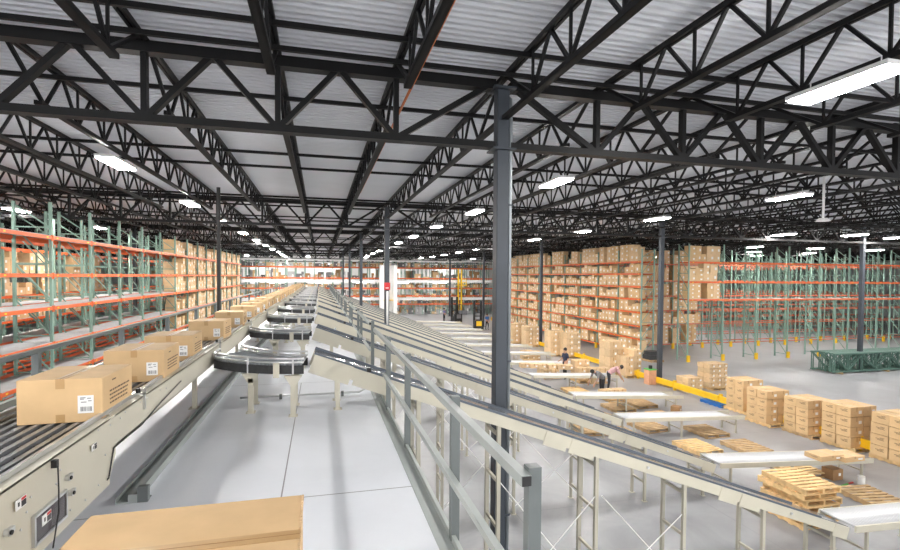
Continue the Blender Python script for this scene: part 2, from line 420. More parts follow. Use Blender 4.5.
def rack_row(label, group, loc, rz, nb, height, levels, decks=(), fine=True, depth=1.07, beam='orange', frame='green', guards=False, rear=True, heights=None):
    t = thing('pallet_rack', label, 'pallet rack', loc, R(rz), group)
    fm = frame_mesh(height, depth, frame)
    for i in range(nb + 1): obj('upright_frame', fm, t, (i * BAY, 0, 0))
    step = 1 if fine else nb
    bm = beam_mesh(BAY * step, beam, fine)
    dm = MB().b2((0.05, 0.02, 0.0), (BAY * step - 0.05, depth - 0.02, 0.018)).mesh('shelf_board', 'shelf')
    for z in levels:
        for i in range(0, nb, step):
            obj('beam', bm, t, (i * BAY, 0.0, z))
            if z in decks: obj('shelf_board', dm, t, (i * BAY, 0, z))
        if rear:
            rb = bpy.data.objects.new('rear_beam', REAR.setdefault((nb, beam), beam_mesh(BAY * nb, beam, False))); COL.objects.link(rb)
            rb.parent = t; rb.location = (0, depth - 0.02, z)
    if guards:
        gm = MB().b2((-0.09, -0.13, 0), (0.09, -0.1, 0.45)).b2((-0.09, -0.13, 0), (-0.07, 0.0, 0.45)).b2((0.07, -0.13, 0), (0.09, 0.0, 0.45)).mesh('post_guard', 'yellow')
        for i in range(nb + 1): obj('post_guard', gm, t, (i * BAY, 0, 0))
    return t
REAR = {}
LZ = [1.25, 2.45, 3.48, 4.63, 5.68, 6.88]
CART = []     # (dist, centre, size, rz, tone, group)
def fill(loc, rz, bays, cells, depth, grp, rnd=0.92, hmax=1.0):
    """cartons standing on rack levels; cells = list of (z, clear height)"""
    ca, sa = math.cos(R(rz)), math.sin(R(rz))
    for b in bays:
        for (z, clear) in cells:
            x = 0.08
            while x < BAY - 0.45:
                w = random.choice((0.38, 0.44, 0.5, 0.56, 0.62)); h = random.choice((0.24, 0.3, 0.36, 0.42)); dp = random.choice((0.5, 0.6))
                if x + w > BAY - 0.07: break
                if random.random() < rnd:
                    nmax = max(1, int((clear - 0.12) / h)); nst = max(1, nmax - (1 if random.random() < 0.12 else 0))
                    h = min(h * 1.4, (clear - 0.04) / nst) if random.random() < 0.85 else h
                    tone = 1 if random.random() < 0.6 else 0
                    for q in range(nst):
                        lx = b * BAY + x + w / 2; ly = 0.06 + random.uniform(0, 0.06) + dp / 2
                        wx, wy = loc[0] + lx * ca - ly * sa, loc[1] + lx * sa + ly * ca
                        CART.append((math.sqrt(wx * wx + wy * wy + (z - EYE) ** 2), (wx, wy, z + 0.02 + q * h), (w, dp, h), rz, tone, grp(z)))
                x += w + random.uniform(0.004, 0.025)
# left racks
rack_row('long green and orange pallet rack nearest the left walkway', 'left hand pallet racks', (-8.26, 13.0, 0), 90, 16, 7.95, LZ, (1.25, 2.45, 3.48, 4.63, 6.88))
rack_row('green and orange pallet rack standing back to back behind the walkway rack', 'left hand pallet racks', (-9.66, 13.0, 0), 90, 16, 7.95, LZ, (3.48, 4.63), fine=False)
rack_row('pallet rack across the aisle behind the left column row', 'left hand pallet racks', (-13.9, 13.0, 0), 90, 16, 7.95, LZ, (3.48,), fine=False)
rack_row('farthest left pallet rack glimpsed through the nearer ones', 'left hand pallet racks', (-18.6, 13.0, 0), 90, 16, 7.95, LZ, (), fine=False)
cl = [(1.25, 1.05), (2.45, 0.9), (3.48, 1.0), (4.63, 0.95), (5.68, 1.05), (6.88, 0.9)]
fill((-8.26, 13.0), 90, range(7, 16), cl, 1.07, lambda z: 'cartons on the left rack beyond the empty bays, shelf level %.1f m' % z)
fill((-13.9, 13.0), 90, range(2, 9), cl[2:5], 1.07, lambda z: 'cartons across the left aisle', 0.6)
fill((-18.6, 13.0), 90, range(0, 6), cl[2:5], 1.07, lambda z: 'cartons across the left aisle', 0.7)
# right carton wall (runs away from the camera)
AZ = [0.42, 1.42, 2.32, 3.28, 4.2, 5.08, 6.0, 6.85]
rack_row('long rack wall packed full of cartons right of the central column', 'right carton racks', (21.6, 30.3 + 11 * BAY, 0), -90, 11, 7.7, AZ, (), guards=True)
acl = [(z, (AZ[i + 1] - z - 0.1) if i < 7 else 1.25) for i, z in enumerate(AZ)]
fill((21.6, 30.3 + 11 * BAY), -90, range(11), acl, 1.07, lambda z: 'cartons in the long carton wall')
# rows of racks running to the right
RZ = [4.25, 5.45, 6.8]
RZ2 = [0.4, 2.0, 3.1, 4.25, 5.45, 6.8]
ys = [28.6, 34.3, 35.7, 40.1, 41.5, 46.0, 47.4, 50.8, 55.5]
for i, y in enumerate(ys):
    nb = min(12, int((1.22 * y - 22) / BAY) + 8)
    x0 = 24.1 if i == 0 else 24.6
    rack_row('%s of the green and red racks running across behind the open floor' % ('front one' if i == 0 else ORD[i] + ' one'), 'right hand cross racks',
             (x0, y, 0), 0, nb, 8.0, RZ if i == 0 else RZ2, (4.25,) if i == 0 else (), fine=(i == 0), beam='orange' if i == 0 else 'red', guards=(i in (0, 1, 2)), rear=(i == 0))
rcl = [(z, c) for z, c in zip(RZ2, (1.5, 1.0, 1.05, 1.1, 1.25, 1.1))]
fill((24.1, 28.6), 0, range(0, 1), rcl[3:], 1.07, lambda z: 'cartons at the head of the cross racks', 0.97)
fill((24.6, 34.3), 0, range(0, 2), rcl, 1.07, lambda z: 'cartons at the head of the cross racks', 0.95)
fill((24.6, 40.1), 0, range(0, 1), rcl, 1.07, lambda z: 'cartons at the head of the cross racks', 0.95)

# far pick module on three levels
pm = thing('pick_module', 'white decked three level pick module across the far end', 'pick module', (0, 73, 0))
for z in (2.5, 5.12): MB().b2((-22, 0, z - 0.38), (26.0, 10.5, z)).build('deck', 'white', pm)
MB().b2((-22, -0.02, 7.8), (26.0, 0.1, 8.15)).build('top_edge', 'white', pm)
um = MB()
for q in (0, 1.1, 3.2, 4.3):
    um.b2((-0.05, q - 0.05, 0), (0.05, q + 0.05, 8.0))
for q in (0, 3.2):
    for z in (0.4, 2.9, 5.5): um.bar((0, q, z), (0, q + 1, z + 1.3), 0.04, 0.04)
um = um.mesh('upright', 'green')
for i in range(37): obj('upright', um, pm, (-21.6 + i * 1.3, 0.25, 0))
for z in (1.5, 2.72, 3.85, 5.32, 6.87):
    MB().b2((-22, 0.1, z - 0.08), (26.0, 0.16, z + 0.08)).build('beam', 'orange', pm)
    MB().b2((-22, 3.3, z - 0.08), (26.0, 3.36, z + 0.08)).build('beam', 'red', pm)
for z0, hx in ((0.02, 1.35), (1.6, 0.5), (2.52, 1.2), (3.95, 0.65), (5.14, 1.5), (6.97, 0.75)):
    for yy in (73.75, 76.9):
        x = -21.3
        while x < 25.2:
            w = random.choice((0.35, 0.5, 0.7, 0.9)); h = random.uniform(0.3, hx)
            if random.random() < 0.85: CART.append((90 + abs(x), (x, yy + random.uniform(0, 0.4), z0), (w, 0.6, h), 0, random.choice((0, 1, 2, 2, 3, 4)), 'cartons in the far pick module'))
            x += w + random.uniform(0.02, 0.4)
for i in range(6):
    for zz in (2.5, 5.12):
        t = thing('strip_light', 'strip light under a pick module deck, %s from the left %s' % (['first', 'second', 'third', 'fourth', 'fifth', 'sixth'][i], 'on the ground level' if zz < 3 else 'on the middle level'), 'strip light', (-12 + i * 6, 75.6, zz - 0.38), 0, 'pick module strip lights')
        MB().b2((-1.2, -0.07, -0.05), (1.2, 0.07, 0)).build('housing', 'lamph', t); MB().b2((-1.18, -0.06, -0.07), (1.18, 0.06, -0.051)).build('diffuser', 'strip', t)
t = thing('work_platform', 'yellow work platform raised against the far pick module', 'work platform', (20.4, 71.9, 0))
MB().b2((-0.7, -0.5, 4.3), (0.7, 0.5, 4.4)).b2((-0.7, -0.52, 4.4), (-0.62, -0.46, 5.3)).b2((0.62, -0.52, 4.4), (0.7, -0.46, 5.3)).b2((-0.7, -0.52, 5.22), (0.7, -0.46, 5.3)).b2((-0.7, -0.52, 4.75), (0.7, -0.46, 4.83)).build('cage', 'yellow', t); MB().b2((-0.35, 0.62, 0), (-0.15, 0.8, 6.8)).b2((0.15, 0.62, 0), (0.35, 0.8, 6.8)).build('mast', 'yellow', t)
MB().b2((-0.8, -0.7, 0.0), (0.8, 0.85, 0.6)).build('truck_base', 'grey', t)
# white lift enclosure and yellow order picker in front of the module
lc = thing('lift_enclosure', 'tall white lift enclosure behind the red banded column', 'lift enclosure', (9.4, 71.2, 0))
MB().b2((-1.2, -0.6, 0), (-0.7, 0.7, 7.2)).build('side_panel', 'white', lc); MB().b2((0.7, -0.6, 0), (1.2, 0.7, 7.2)).build('side_panel', 'white', lc)
MB().b2((-0.7, 0.55, 0), (0.7, 0.7, 7.2)).build('back_panel', 'white', lc); MB().b2((-0.7, -0.5, 2.2), (0.7, 0.5, 2.3)).build('lift_platform', 'yellow', lc)

# individual rack cartons (largest in view) and the rest
CM = {}
def carton_mesh(size, tone, fit=False):
    size = tuple(round(q * 50) / 50 if q > 0.1 and size[2] < 0.6 and fit else q for q in size); key = (size, tone)
    if key not in CM:
        w, d, h = size
        mb = MB().b2((-w / 2, -d / 2, 0), (w / 2, d / 2, h - 0.004))
        mb.b2((-0.03, -d / 2 - 0.002, h * 0.55), (0.03, d / 2 + 0.002, h - 0.002), 1)
        mb.b2((w * 0.15, -d / 2 - 0.003, h * 0.3), (w * 0.38, -d / 2, h * 0.62), 2)
        if tone == 0:
            for r, (a, b) in enumerate(((-0.3, 0.1), (-0.25, 0.2), (-0.3, -0.05))): mb.b2((-w / 2 - 0.002, a * d, h * (0.5 + 0.1 * r)), (-w / 2, b * d, h * (0.545 + 0.1 * r)), 3)
        CM[key] = mb.mesh('carton', ['cardl' if tone else 'card', 'tape', 'paper', 'ink'])
    return CM[key]
# ------------------------------------------------------------------ main sorter conveyor with boxes
BEDZ = EYE - 1.13
XRF, XLF = -1.55, -2.42
Y0, Y1 = 0.8, 56.0
mc = thing('sorter_conveyor', 'long cream sided belt sorter conveyor carrying boxes along the mezzanine', 'conveyor', (-1.98, Y0, DECK))
def LC(x, y, z): return (x + 1.98, y - Y0, z - DECK)
def lb(mb, lo, hi, m=0): return mb.b2(LC(*lo), LC(*hi), m)
TOPF = EYE - 1.10
mb = MB(); lb(mb, (XRF - 0.03, Y0, EYE - 1.60), (XRF, 4.3, TOPF)); lb(mb, (XRF - 0.07, Y0, TOPF - 0.012), (XRF + 0.0, 4.3, TOPF + 0.003))
mb.prism([LC(XRF - 0.03, 4.3, TOPF), LC(XRF - 0.03, 4.3, EYE - 1.55), LC(XRF - 0.03, 4.05, EYE - 1.60), LC(XRF - 0.03, 4.45, EYE - 1.34), LC(XRF - 0.03, 4.45, TOPF)][:2] + [LC(XRF - 0.03, 4.42, EYE - 1.40), LC(XRF - 0.03, 4.42, TOPF)], (0.03, 0, 0))
drive = mb.build('drive_panel', 'cream', mc)
mb = MB(); lb(mb, (XRF - 0.03, 4.42, EYE - 1.34), (XRF, Y1, TOPF)); lb(mb, (XRF - 0.07, 4.42, TOPF - 0.012), (XRF, Y1, TOPF + 0.003)); lb(mb, (XRF - 0.08, 4.42, EYE - 1.345), (XRF, Y1, EYE - 1.33))
sf = mb.build('side_frame', 'cream', mc)
mb = MB(); lb(mb, (XLF, Y0, EYE - 1.34), (XLF + 0.03, Y1, TOPF)); mb.build('side_frame', 'cream', mc)
mb = MB(); lb(mb, (XLF + 0.03, Y0, BEDZ - 0.10), (XRF - 0.03, Y1, BEDZ - 0.055)); mb.build('bed', 'bed', mc)
nst = 8
for i in range(nst):
    x = XLF + 0.11 + i * 0.088
    mb = MB(); lb(mb, (x - 0.019, Y0, BEDZ - 0.05), (x + 0.019, Y1, BEDZ)); mb.build('belt_strand', 'strand', mc)
mb = MB()
y = Y0 + 0.2
while y < 26:
    for i in range(nst - 1): lb(mb, (XLF + 0.145 + i * 0.088, y, BEDZ - 0.055), (XLF + 0.163 + i * 0.088, y + 0.05, BEDZ - 0.012))
    y += 0.22
mb.build('divert_wheels', 'bed', mc)
for x, nm in ((XRF - 0.075, 'guide_rail'), (XLF + 0.06, 'guide_rail')):
    mb = MB(); lb(mb, (x - 0.014, Y0, BEDZ + 0.035), (x + 0.014, Y1, BEDZ + 0.065)); lb(mb, (x - 0.02, Y0, BEDZ + 0.0), (x + 0.02, Y1, BEDZ + 0.022)); mb.build(nm, 'alu', mc)
mb = MB(); lb(mb, (XLF - 0.10, Y0, BEDZ + 0.03), (XLF - 0.05, Y1, BEDZ + 0.08)); mb.build('cable_duct', 'rail', mc)
for j, y in enumerate([1.2, 3.0] + [7.95 + 3.81 * k for k in range(13)]):
    for x in (XRF - 0.22, XLF + 0.06):
        mb = MB(); lb(mb, (x - 0.03, y - 0.03, DECK), (x + 0.03, y + 0.03, EYE - 1.34)); lb(mb, (x - 0.07, y - 0.07, DECK), (x + 0.07, y + 0.07, DECK + 0.012))
        mb.bar(LC(x, y, EYE - 1.5), LC(x, y - 0.35, EYE - 1.345), 0.04, 0.04); mb.build('leg', 'creamd', mc)
for y in (5.05, 8.6, 12.3, 16.0):
    mb = MB(); lb(mb, (XRF - 0.0, y - 0.012, EYE - 1.22), (XRF + 0.02, y + 0.012, BEDZ + 0.1)); lb(mb, (XRF - 0.1, y - 0.012, BEDZ + 0.045), (XRF + 0.02, y + 0.012, BEDZ + 0.06))
    b = mb.build('rail_bracket', 'alu', mc); mb = MB(); mb.tube([LC(XRF - 0.04, y, BEDZ + 0.06), LC(XRF - 0.04, y, BEDZ + 0.1)], 0.02, 8); mb.build('clamp_knob', 'black', b)
# fittings on the drive panel
def on_panel(px, py):      # a point of the panel plane seen at a photo pixel
    d = CAM_R @ Vector(((px - 450) / 500, -(py - PPY) / 500, -1)); t = XRF / d.x
    return Vector((XRF, d.y * t, EYE + d.z * t))
p = on_panel(49, 517)
mb = MB(); lb(mb, (XRF, p.y - 0.17, p.z - 0.075), (XRF + 0.012, p.y + 0.17, p.z + 0.075)); win = mb.build('access_window', 'smoke', drive)
mb = MB()
for dz in (-0.08, 0.08): lb(mb, (XRF, p.y - 0.18, p.z + dz - 0.008), (XRF + 0.018, p.y + 0.18, p.z + dz + 0.008))
for dy in (-0.18, 0.18): lb(mb, (XRF, p.y + dy - 0.008, p.z - 0.088), (XRF + 0.018, p.y + dy + 0.008, p.z + 0.088))
mb.build('window_frame', 'alu', drive)
def sticker(px, py, w, h, parent, red=True):
    p = on_panel(px, py); mb = MB()
    lb(mb, (XRF + 0.012, p.y - w / 2, p.z - h / 2), (XRF + 0.0145, p.y + w / 2, p.z + h / 2), 0)
    lb(mb, (XRF + 0.0145, p.y + w * 0.02, p.z - h * 0.42), (XRF + 0.0155, p.y + w * 0.46, p.z + h * 0.15), 1)
    lb(mb, (XRF + 0.0145, p.y + w * 0.02, p.z + h * 0.2), (XRF + 0.0155, p.y + w * 0.46, p.z + h * 0.44), 2 if red else 1)
    lb(mb, (XRF + 0.0145, p.y - w * 0.3, p.z - h * 0.2), (XRF + 0.0155, p.y - w * 0.15, p.z + h * 0.2), 1)
    o = mb.build('warning_sticker', ['paper', 'black', 'redsign'], parent); o['label'] = 'white warning sticker with black and red panel'
sticker(44, 518, 0.10, 0.06, drive); sticker(18, 503, 0.10, 0.055, drive); sticker(92, 447, 0.085, 0.045, drive, False)
for px, py in ((5, 533), (66, 478), (69, 493)):
    p = on_panel(px, py); mb = MB()
    mb.tube([LC(XRF, p.y, p.z), LC(XRF + 0.025, p.y, p.z)], 0.02, 12); mb.b2(LC(XRF, p.y + 0.012, p.z - 0.012), LC(XRF + 0.02, p.y + 0.05, p.z + 0.014))
    k = mb.build('latch', 'alu', drive)
    MB().tube([LC(XRF + 0.025, p.y, p.z), LC(XRF + 0.033, p.y, p.z)], 0.012, 10).build('latch_knob', 'black', k)
mb = MB()
for (px, py) in ((30, 497), (26, 512), (56, 484), (60, 470), (98, 430), (105, 455), (98, 485), (85, 500), (110, 425), (120, 418), (125, 412), (140, 402), (147, 398), (160, 390), (166, 388), (70, 510), (20, 530), (33, 543)):
    p = on_panel(px, py); mb.tube([LC(XRF, p.y, p.z), LC(XRF + 0.006, p.y, p.z)], 0.007, 6)
mb.build('bolt', 'alu', drive, smooth=False)
pa, pb, pc, pd = on_panel(52, 466), on_panel(53, 490), on_panel(53, 512), on_panel(47, 549)
MB().tube([LC(XRF + 0.03, q.y, q.z) for q in (pa, pb, pc, pd)], 0.0042, 6).build('cable', 'black', drive)
mb = MB(); lb(mb, (XRF, pa.y - 0.014, pa.z - 0.01), (XRF + 0.03, pa.y + 0.014, pa.z + 0.035)); mb.build('sensor', 'black', drive)
q0, q1, q2, q3, q4 = [on_panel(*a) for a in ((180, 381), (160, 402), (140, 425), (112, 448), (107, 478))]
MB().tube([LC(XRF + 0.012, q.y, q.z) for q in (q0, q1, q2, q3, q4)] + [LC(XRF - 0.15, q4.y, q4.z - 0.2)], 0.006, 6).build('air_hose', 'black', mc, smooth=True)

# boxes riding on the sorter
def big_box(name, label, loc, w, d, h, group=None, rz=0.0):
    t = thing(name, label, 'cardboard box', loc, rz, group)
    MB().b2((-w / 2, 0, 0.001), (w / 2, d, h)).build('carton_body', 'card', t, bevel=0.006)
    mb = MB().b2((-0.03, -0.0015, h * 0.78), (0.03, 0, h + 0.001)).b2((-0.03, -0.001, h), (0.03, d + 0.001, h + 0.002)).b2((-0.03, -0.0015, 0.004), (0.03, 0, h * 0.2))
    mb.b2((-0.003, 0.0, h + 0.0015), (0.003, d, h + 0.003), 1)
    mb.build('packing_tape', ['tape', 'cardd'], t)
    lw, lh = 0.105, 0.135; lx = w * 0.30; lz = 0.07
    lab = MB().b2((lx - lw / 2, -0.004, lz), (lx + lw / 2, -0.0005, lz + lh)).build('shipping_label', 'paper', t)
    mb = MB()
    for i in range(9):
        x = lx - lw * 0.32 + i * 0.0085; mb.b2((x, -0.005, lz + 0.015), (x + random.choice((0.003, 0.0055)), -0.004, lz + 0.05))
    for zz, x0, x1 in ((0.115, -0.35, 0.0), (0.105, -0.35, -0.1), (0.082, -0.3, 0.05), (0.11, 0.1, 0.35), (0.09, 0.15, 0.38)):
        mb.b2((lx + x0 * lw, -0.005, lz + zz), (lx + x1 * lw, -0.004, lz + zz + 0.006))
    mb.build('barcode', 'grey', lab)
    mb = MB(); X = w / 2
    for r in range(4):
        y = d * 0.22
        while y < d * 0.82:
            L = random.choice((0.015, 0.03, 0.045)); mb.b2((X, y, h * 0.3 + r * 0.032), (X + 0.0012, y + L, h * 0.3 + r * 0.032 + 0.013)); y += L + 0.012
    mb.b2((X, d * 0.3, h * 0.83), (X + 0.0012, d * 0.42, h * 0.86))
    mb.build('printed_marks', 'ink', t)
    return t
bx0 = big_box('shipping_carton', 'large printed carton on the sorter, the nearest of the line at left', (-1.895, 4.36, BEDZ), 0.56, 0.62, 0.335, 'cartons on the sorter conveyor')
byl = [5.85, 7.15, 9.3, 11.5, 13.5, 15.1, 16.7] + [18.3 + 1.55 * k for k in range(22)]
for i, y in enumerate(byl):
    dup(bx0, (-1.895 + random.uniform(-0.03, 0.02), y, BEDZ), R(random.uniform(-2, 2)), '%s tan carton riding the sorter conveyor counting away from the camera' % ORD[i + 1])
# foreground box
fb = thing('shipping_carton', 'big taped carton cut off at the bottom edge, standing on the deck in front', 'cardboard box', (-0.59, 1.93, DECK), R(0.0))
W, D_, H = 1.0, 0.86, 0.765
MB().b2((-W / 2, 0, 0.001), (W / 2, D_, H)).build('carton_body', 'card', fb, bevel=0.008)
MB().b2((-W / 2 - 0.002, D_ / 2 - 0.04, H), (W / 2 + 0.002, D_ / 2 + 0.04, H + 0.0025)).b2((W / 2, D_ / 2 - 0.04, H * 0.8), (W / 2 + 0.002, D_ / 2 + 0.04, H)).b2((-W / 2, D_ / 2 - 0.002, H + 0.0025), (W / 2, D_ / 2 + 0.002, H + 0.0035), 1).build('packing_tape', ['tape', 'cardd'], fb)
mb = MB()
for i in range(44): mb.b2((W / 2 - 0.004, D_ * (i / 44), H - 0.0135), (W / 2 + 0.006, D_ * (i / 44) + 0.011, H - 0.002 + 0.004 * (i % 2)))
mb.build('flap_edge', 'cardl', fb)

# grey channel along the deck, left guard rail, conduit
t = thing('cable_channel', 'long grey steel channel lying on the deck beside the sorter', 'cable channel', (-1.60, 4.75, DECK))
MB().b2((-0.075, 0, 0), (0.09, 50, 0.012)).b2((-0.075, 0, 0.012), (-0.068, 50, 0.05)).b2((0.02, 0, 0.012), (0.09, 50, 0.075)).build('channel_body', 'rail', t)
MB().b2((0.09, 0.0, 0.0), (0.17, 0.06, 0.13)).b2((0.091, 0.06, 0), (0.165, 0.12, 0.01)).build('end_bracket', 'post', t)
def rail_section(label, x, ya, yb, posts, mid=None, inside=-1, nm='guard_rail'):
    t = thing(nm, label, 'guard rail', (x, ya, DECK), 0, 'mezzanine guard rails'); L = yb - ya
    top = MB().b2((-0.025, 0, 1.0), (0.025, L, 1.05)).build('top_rail', 'rail', t)
    MB().b2((-0.022, -0.006, 1.003), (0.022, 0, 1.047)).build('end_cap', 'black', top)
    for a, b in (mid or [(0, L)]): MB().b2((-0.022, a, 0.49), (0.022, b, 0.535)).build('mid_rail', 'rail', t)
    for y in posts:
        MB().b2((-inside * 0.0255, y - 0.03, -0.15), (-inside * 0.088, y + 0.03, 1.07) if inside < 0 else (-inside * 0.025, y + 0.03, 1.08)).build('post', 'post', t) if inside < 0 else MB().b2((-0.1, y - 0.03, 0), (-0.025, y + 0.03, 1.0)).build('post', 'post', t)
    return t
LANE0, PITCH, NL = 7.72, 3.81, 13
rail_section('grey guard rail in the foreground with black end cap', 0.905, 2.08, 8.6, [0.06, 1.45, 3.5, 5.15], [(0, 5.2)])
ya = 9.75; i = 1
while ya < 52:
    yb = ya + 3.3
    ps = [0.1, 2.9]
    ln = [LANE0 + PITCH * k for k in range(NL)]
    c = [q for q in ln if ya < q < yb][0] - ya
    rail_section('grey mezzanine guard rail section, %s along the deck edge' % ORD[i], 0.94, ya, yb, [p for p in ps if abs(p - c) > 0.42], [q for q in ((0, c - 0.42), (c + 0.42, 3.3)) if q[1] - q[0] > 0.1])
    ya += PITCH; i += 1
t = thing('guard_rail', 'grey guard rail between the sorter and the left rack', 'guard rail', (-3.28, 1.6, DECK), 0)
MB().b2((-0.03, 0, 1.0), (0.03, 52, 1.05)).build('top_rail', 'post', t); MB().b2((-0.03, 0, 0.5), (0.03, 52, 0.545)).build('mid_rail', 'post', t)
pmesh = MB().b2((-0.035, -0.04, 0), (0.035, 0.04, 1.0)).mesh('post', 'post')
for k in range(20): obj('post', pmesh, t, (0, 0.1 + 2.65 * k, 0))
cdt = thing('conduit_pipe', 'silver conduit running across the deck below the first chute', 'conduit', (0, 8.25, DECK))
MB().tube([(-1.2, 0, 0.05), (0.62, 0, 0.05), (0.72, 0.0, 0.1), (0.76, 0, 0.14)], 0.016, 8).build('tube', 'alu', cdt, smooth=True)
for x in (-0.6, 0.35): MB().b2((x - 0.02, -0.03, 0), (x + 0.02, 0.03, 0.075)).build('pipe_clamp', 'post', cdt)

# ------------------------------------------------------------------ spurs, chutes and tables
def bez(t, a, b, c): return tuple((1 - t) ** 2 * p + 2 * t * (1 - t) * q + t * t * r for p, q, r in zip(a, b, c))
SP = [bez(i / 12, (XRF + 0.02, 1.05), (-0.95, 0.0), (-0.2, 0.0)) for i in range(13)]
def off(pts, w):
    out = []
    for i, p in enumerate(pts):
        a, b = pts[max(i - 1, 0)], pts[min(i + 1, len(pts) - 1)]
        dx, dy = b[0] - a[0], b[1] - a[1]; L = math.hypot(dx, dy)
        x, y = p[0] - dy / L * w, p[1] + dx / L * w
        out.append((max(x, XRF + 0.04), y))
    return out
def spur(label, y):
    t = thing('spur_conveyor', label, 'spur conveyor', (0, y - 0.2, DECK), 0, 'curved spur conveyors'); Z = BEDZ - DECK - 0.09
    near, far = off(SP, -0.33), off(SP, 0.33)
    mb = MB()
    for side, sg in ((near, -1), (far, 1)):
        for i in range(12):
            a, b = side[i], side[i + 1]; mb.bar((a[0], a[1], Z - 0.085), (b[0], b[1], Z - 0.085), 0.03, 0.115)
        mb.build('skirt', 'bed', t); mb = MB()
    mb = MB(); m1, m2 = off(SP, -0.31), off(SP, 0.31)
    for i in range(1, 12):
        for f in (0.0, 0.33, 0.66):
            a = [m1[i][q] * (1 - f) + m1[i + 1][q] * f for q in (0, 1)]; b = [m2[i][q] * (1 - f) + m2[i + 1][q] * f for q in (0, 1)]
            if abs(a[0] - b[0]) + abs(a[1] - b[1]) < 0.15: continue
            mb.tube([(a[0], a[1], Z - 0.02), (b[0], b[1], Z - 0.02)], 0.022, 8)
    mb.build('rollers', 'pipe', t, smooth=True)
    for side in (near, far):
        g = MB().tube([(x, yy, Z + 0.07) for x, yy in side], 0.016, 6)
        g.build('guide_rail', 'alu', t, smooth=True)
        MB().tube([(x, yy, Z + 0.015) for x, yy in side], 0.014, 6).build('guide_rail', 'alu', t, smooth=True)
        for i in (2, 7, 11): MB().b2((side[i][0] - 0.012, side[i][1] - 0.02, Z - 0.15), (side[i][0] + 0.012, side[i][1] + 0.02, Z + 0.08)).build('rail_bracket', 'alu', t)
    mb = MB()
    for (x, yy) in ((-0.95, near[6][1] - 0.0), (-0.95, far[6][1]), (-0.36, -0.31), (-0.36, 0.31)):
        yy = yy
        l = MB().b2((x - 0.035, yy - 0.03, 0), (x + 0.035, yy + 0.03, Z - 0.24)).b2((x - 0.06, yy - 0.06, 0), (x + 0.06, yy + 0.06, 0.012))
        l.prism([(x - 0.035, yy - 0.03, Z - 0.3), (x + 0.035, yy - 0.03, Z - 0.3), (x + 0.12, yy - 0.03, Z - 0.165), (x - 0.12, yy - 0.03, Z - 0.165)], (0, 0.06, 0))
        l.build('leg', 'cream', t)
    MB().b2((-0.62, -0.36, Z - 0.18), (-0.54, -0.33, Z + 0.02)).build('mount_plate', 'cream', t)
    return t
def chute(label, y):
    t = thing('belt_chute', label, 'chute conveyor', (0, y, 0), 0, 'sloping belt chutes')
    A, B = Vector((-0.08, 0, BEDZ - 0.02)), Vector((10.05, 0, 0.80)); d = (B - A).normalized(); nrm = Vector((-d.z, 0, d.x))
    if nrm.z < 0: nrm = -nrm
    MB().bar(A, B, 0.58, 0.03).build('belt', 'belt', t)
    for sg in (-1, 1):
        o = Vector((0, sg * 0.31, 0))
        fr = MB().bar(A + o - nrm * 0.08, B + o - nrm * 0.08, 0.025, 0.175).bar(A + o - nrm * 0.165 - Vector((0, sg * 0.02, 0)), B + o - nrm * 0.165 - Vector((0, sg * 0.02, 0)), 0.05, 0.012).build('side_frame', 'cream', t)
        MB().bar(A + o + nrm * 0.028, A + (B - A) * 0.93 + o + nrm * 0.028, 0.022, 0.036).build('side_guard', 'slate', t)
        for f0, f1 in ((0.0, 0.055), (0.06, 0.12), (0.36, 0.40), (0.405, 0.45), (0.70, 0.74), (0.745, 0.79), (0.965, 1.0)):
            a, b = A + (B - A) * f0 + o * 1.06, A + (B - A) * f1 + o * 1.06
            MB().bar(a - nrm * 0.115, b - nrm * 0.115, 0.012, 0.24 if f0 > 0.01 else 0.27).build('splice_plate', 'cream', fr)
        for f in (0.2, 0.55, 0.86):
            c = A + (B - A) * f + o * 1.05 - nrm * 0.07; MB().tube([c, c + Vector((0, sg * 0.02, 0))], 0.025, 8).build('bearing', 'alu', fr)
    p = A + (B - A) * 0.075 + Vector((0, -0.335, 0)) + nrm * 0.05
    MB().box(p, (0.06, 0.03, 0.06)).build('sensor', 'black', t)
    for X in (0.25, 1.45, 2.75, 4.5, 6.25, 8.0, 9.7):
        f = (X - A.x) / (B.x - A.x); zt = A.z + (B.z - A.z) * f - 0.18; z0 = DECK if X < 0.9 else 0
        mb = MB()
        for sg in (-1, 1):
            yy = sg * 0.28
            mb.b2((X - 0.03, yy - 0.03, z0), (X + 0.03, yy + 0.03, zt + 0.05)).b2((X - 0.06, yy - 0.06, z0), (X + 0.06, yy + 0.06, z0 + 0.01))
        z = zt - 0.15
        if z0 == 0:
            while z > 0.3: mb.bar((X, -0.27, z), (X, 0.27, z), 0.04, 0.05); z -= 0.75
        mb.build('support', 'creamd' if X > 1 else 'cream', t)
    rod = MB()
    for (xa, za, xb, zb) in ((2.78, 0.3, 4.47, 2.0), (4.47, 0.3, 2.78, 2.4), (4.53, 0.2, 6.2, 1.5), (6.28, 0.2, 4.6, 2.0)): rod.tube([(xa, -0.3, za), (xb, -0.3, zb)], 0.008, 5)
    rod.build('brace_rod', 'white', t)
    return t
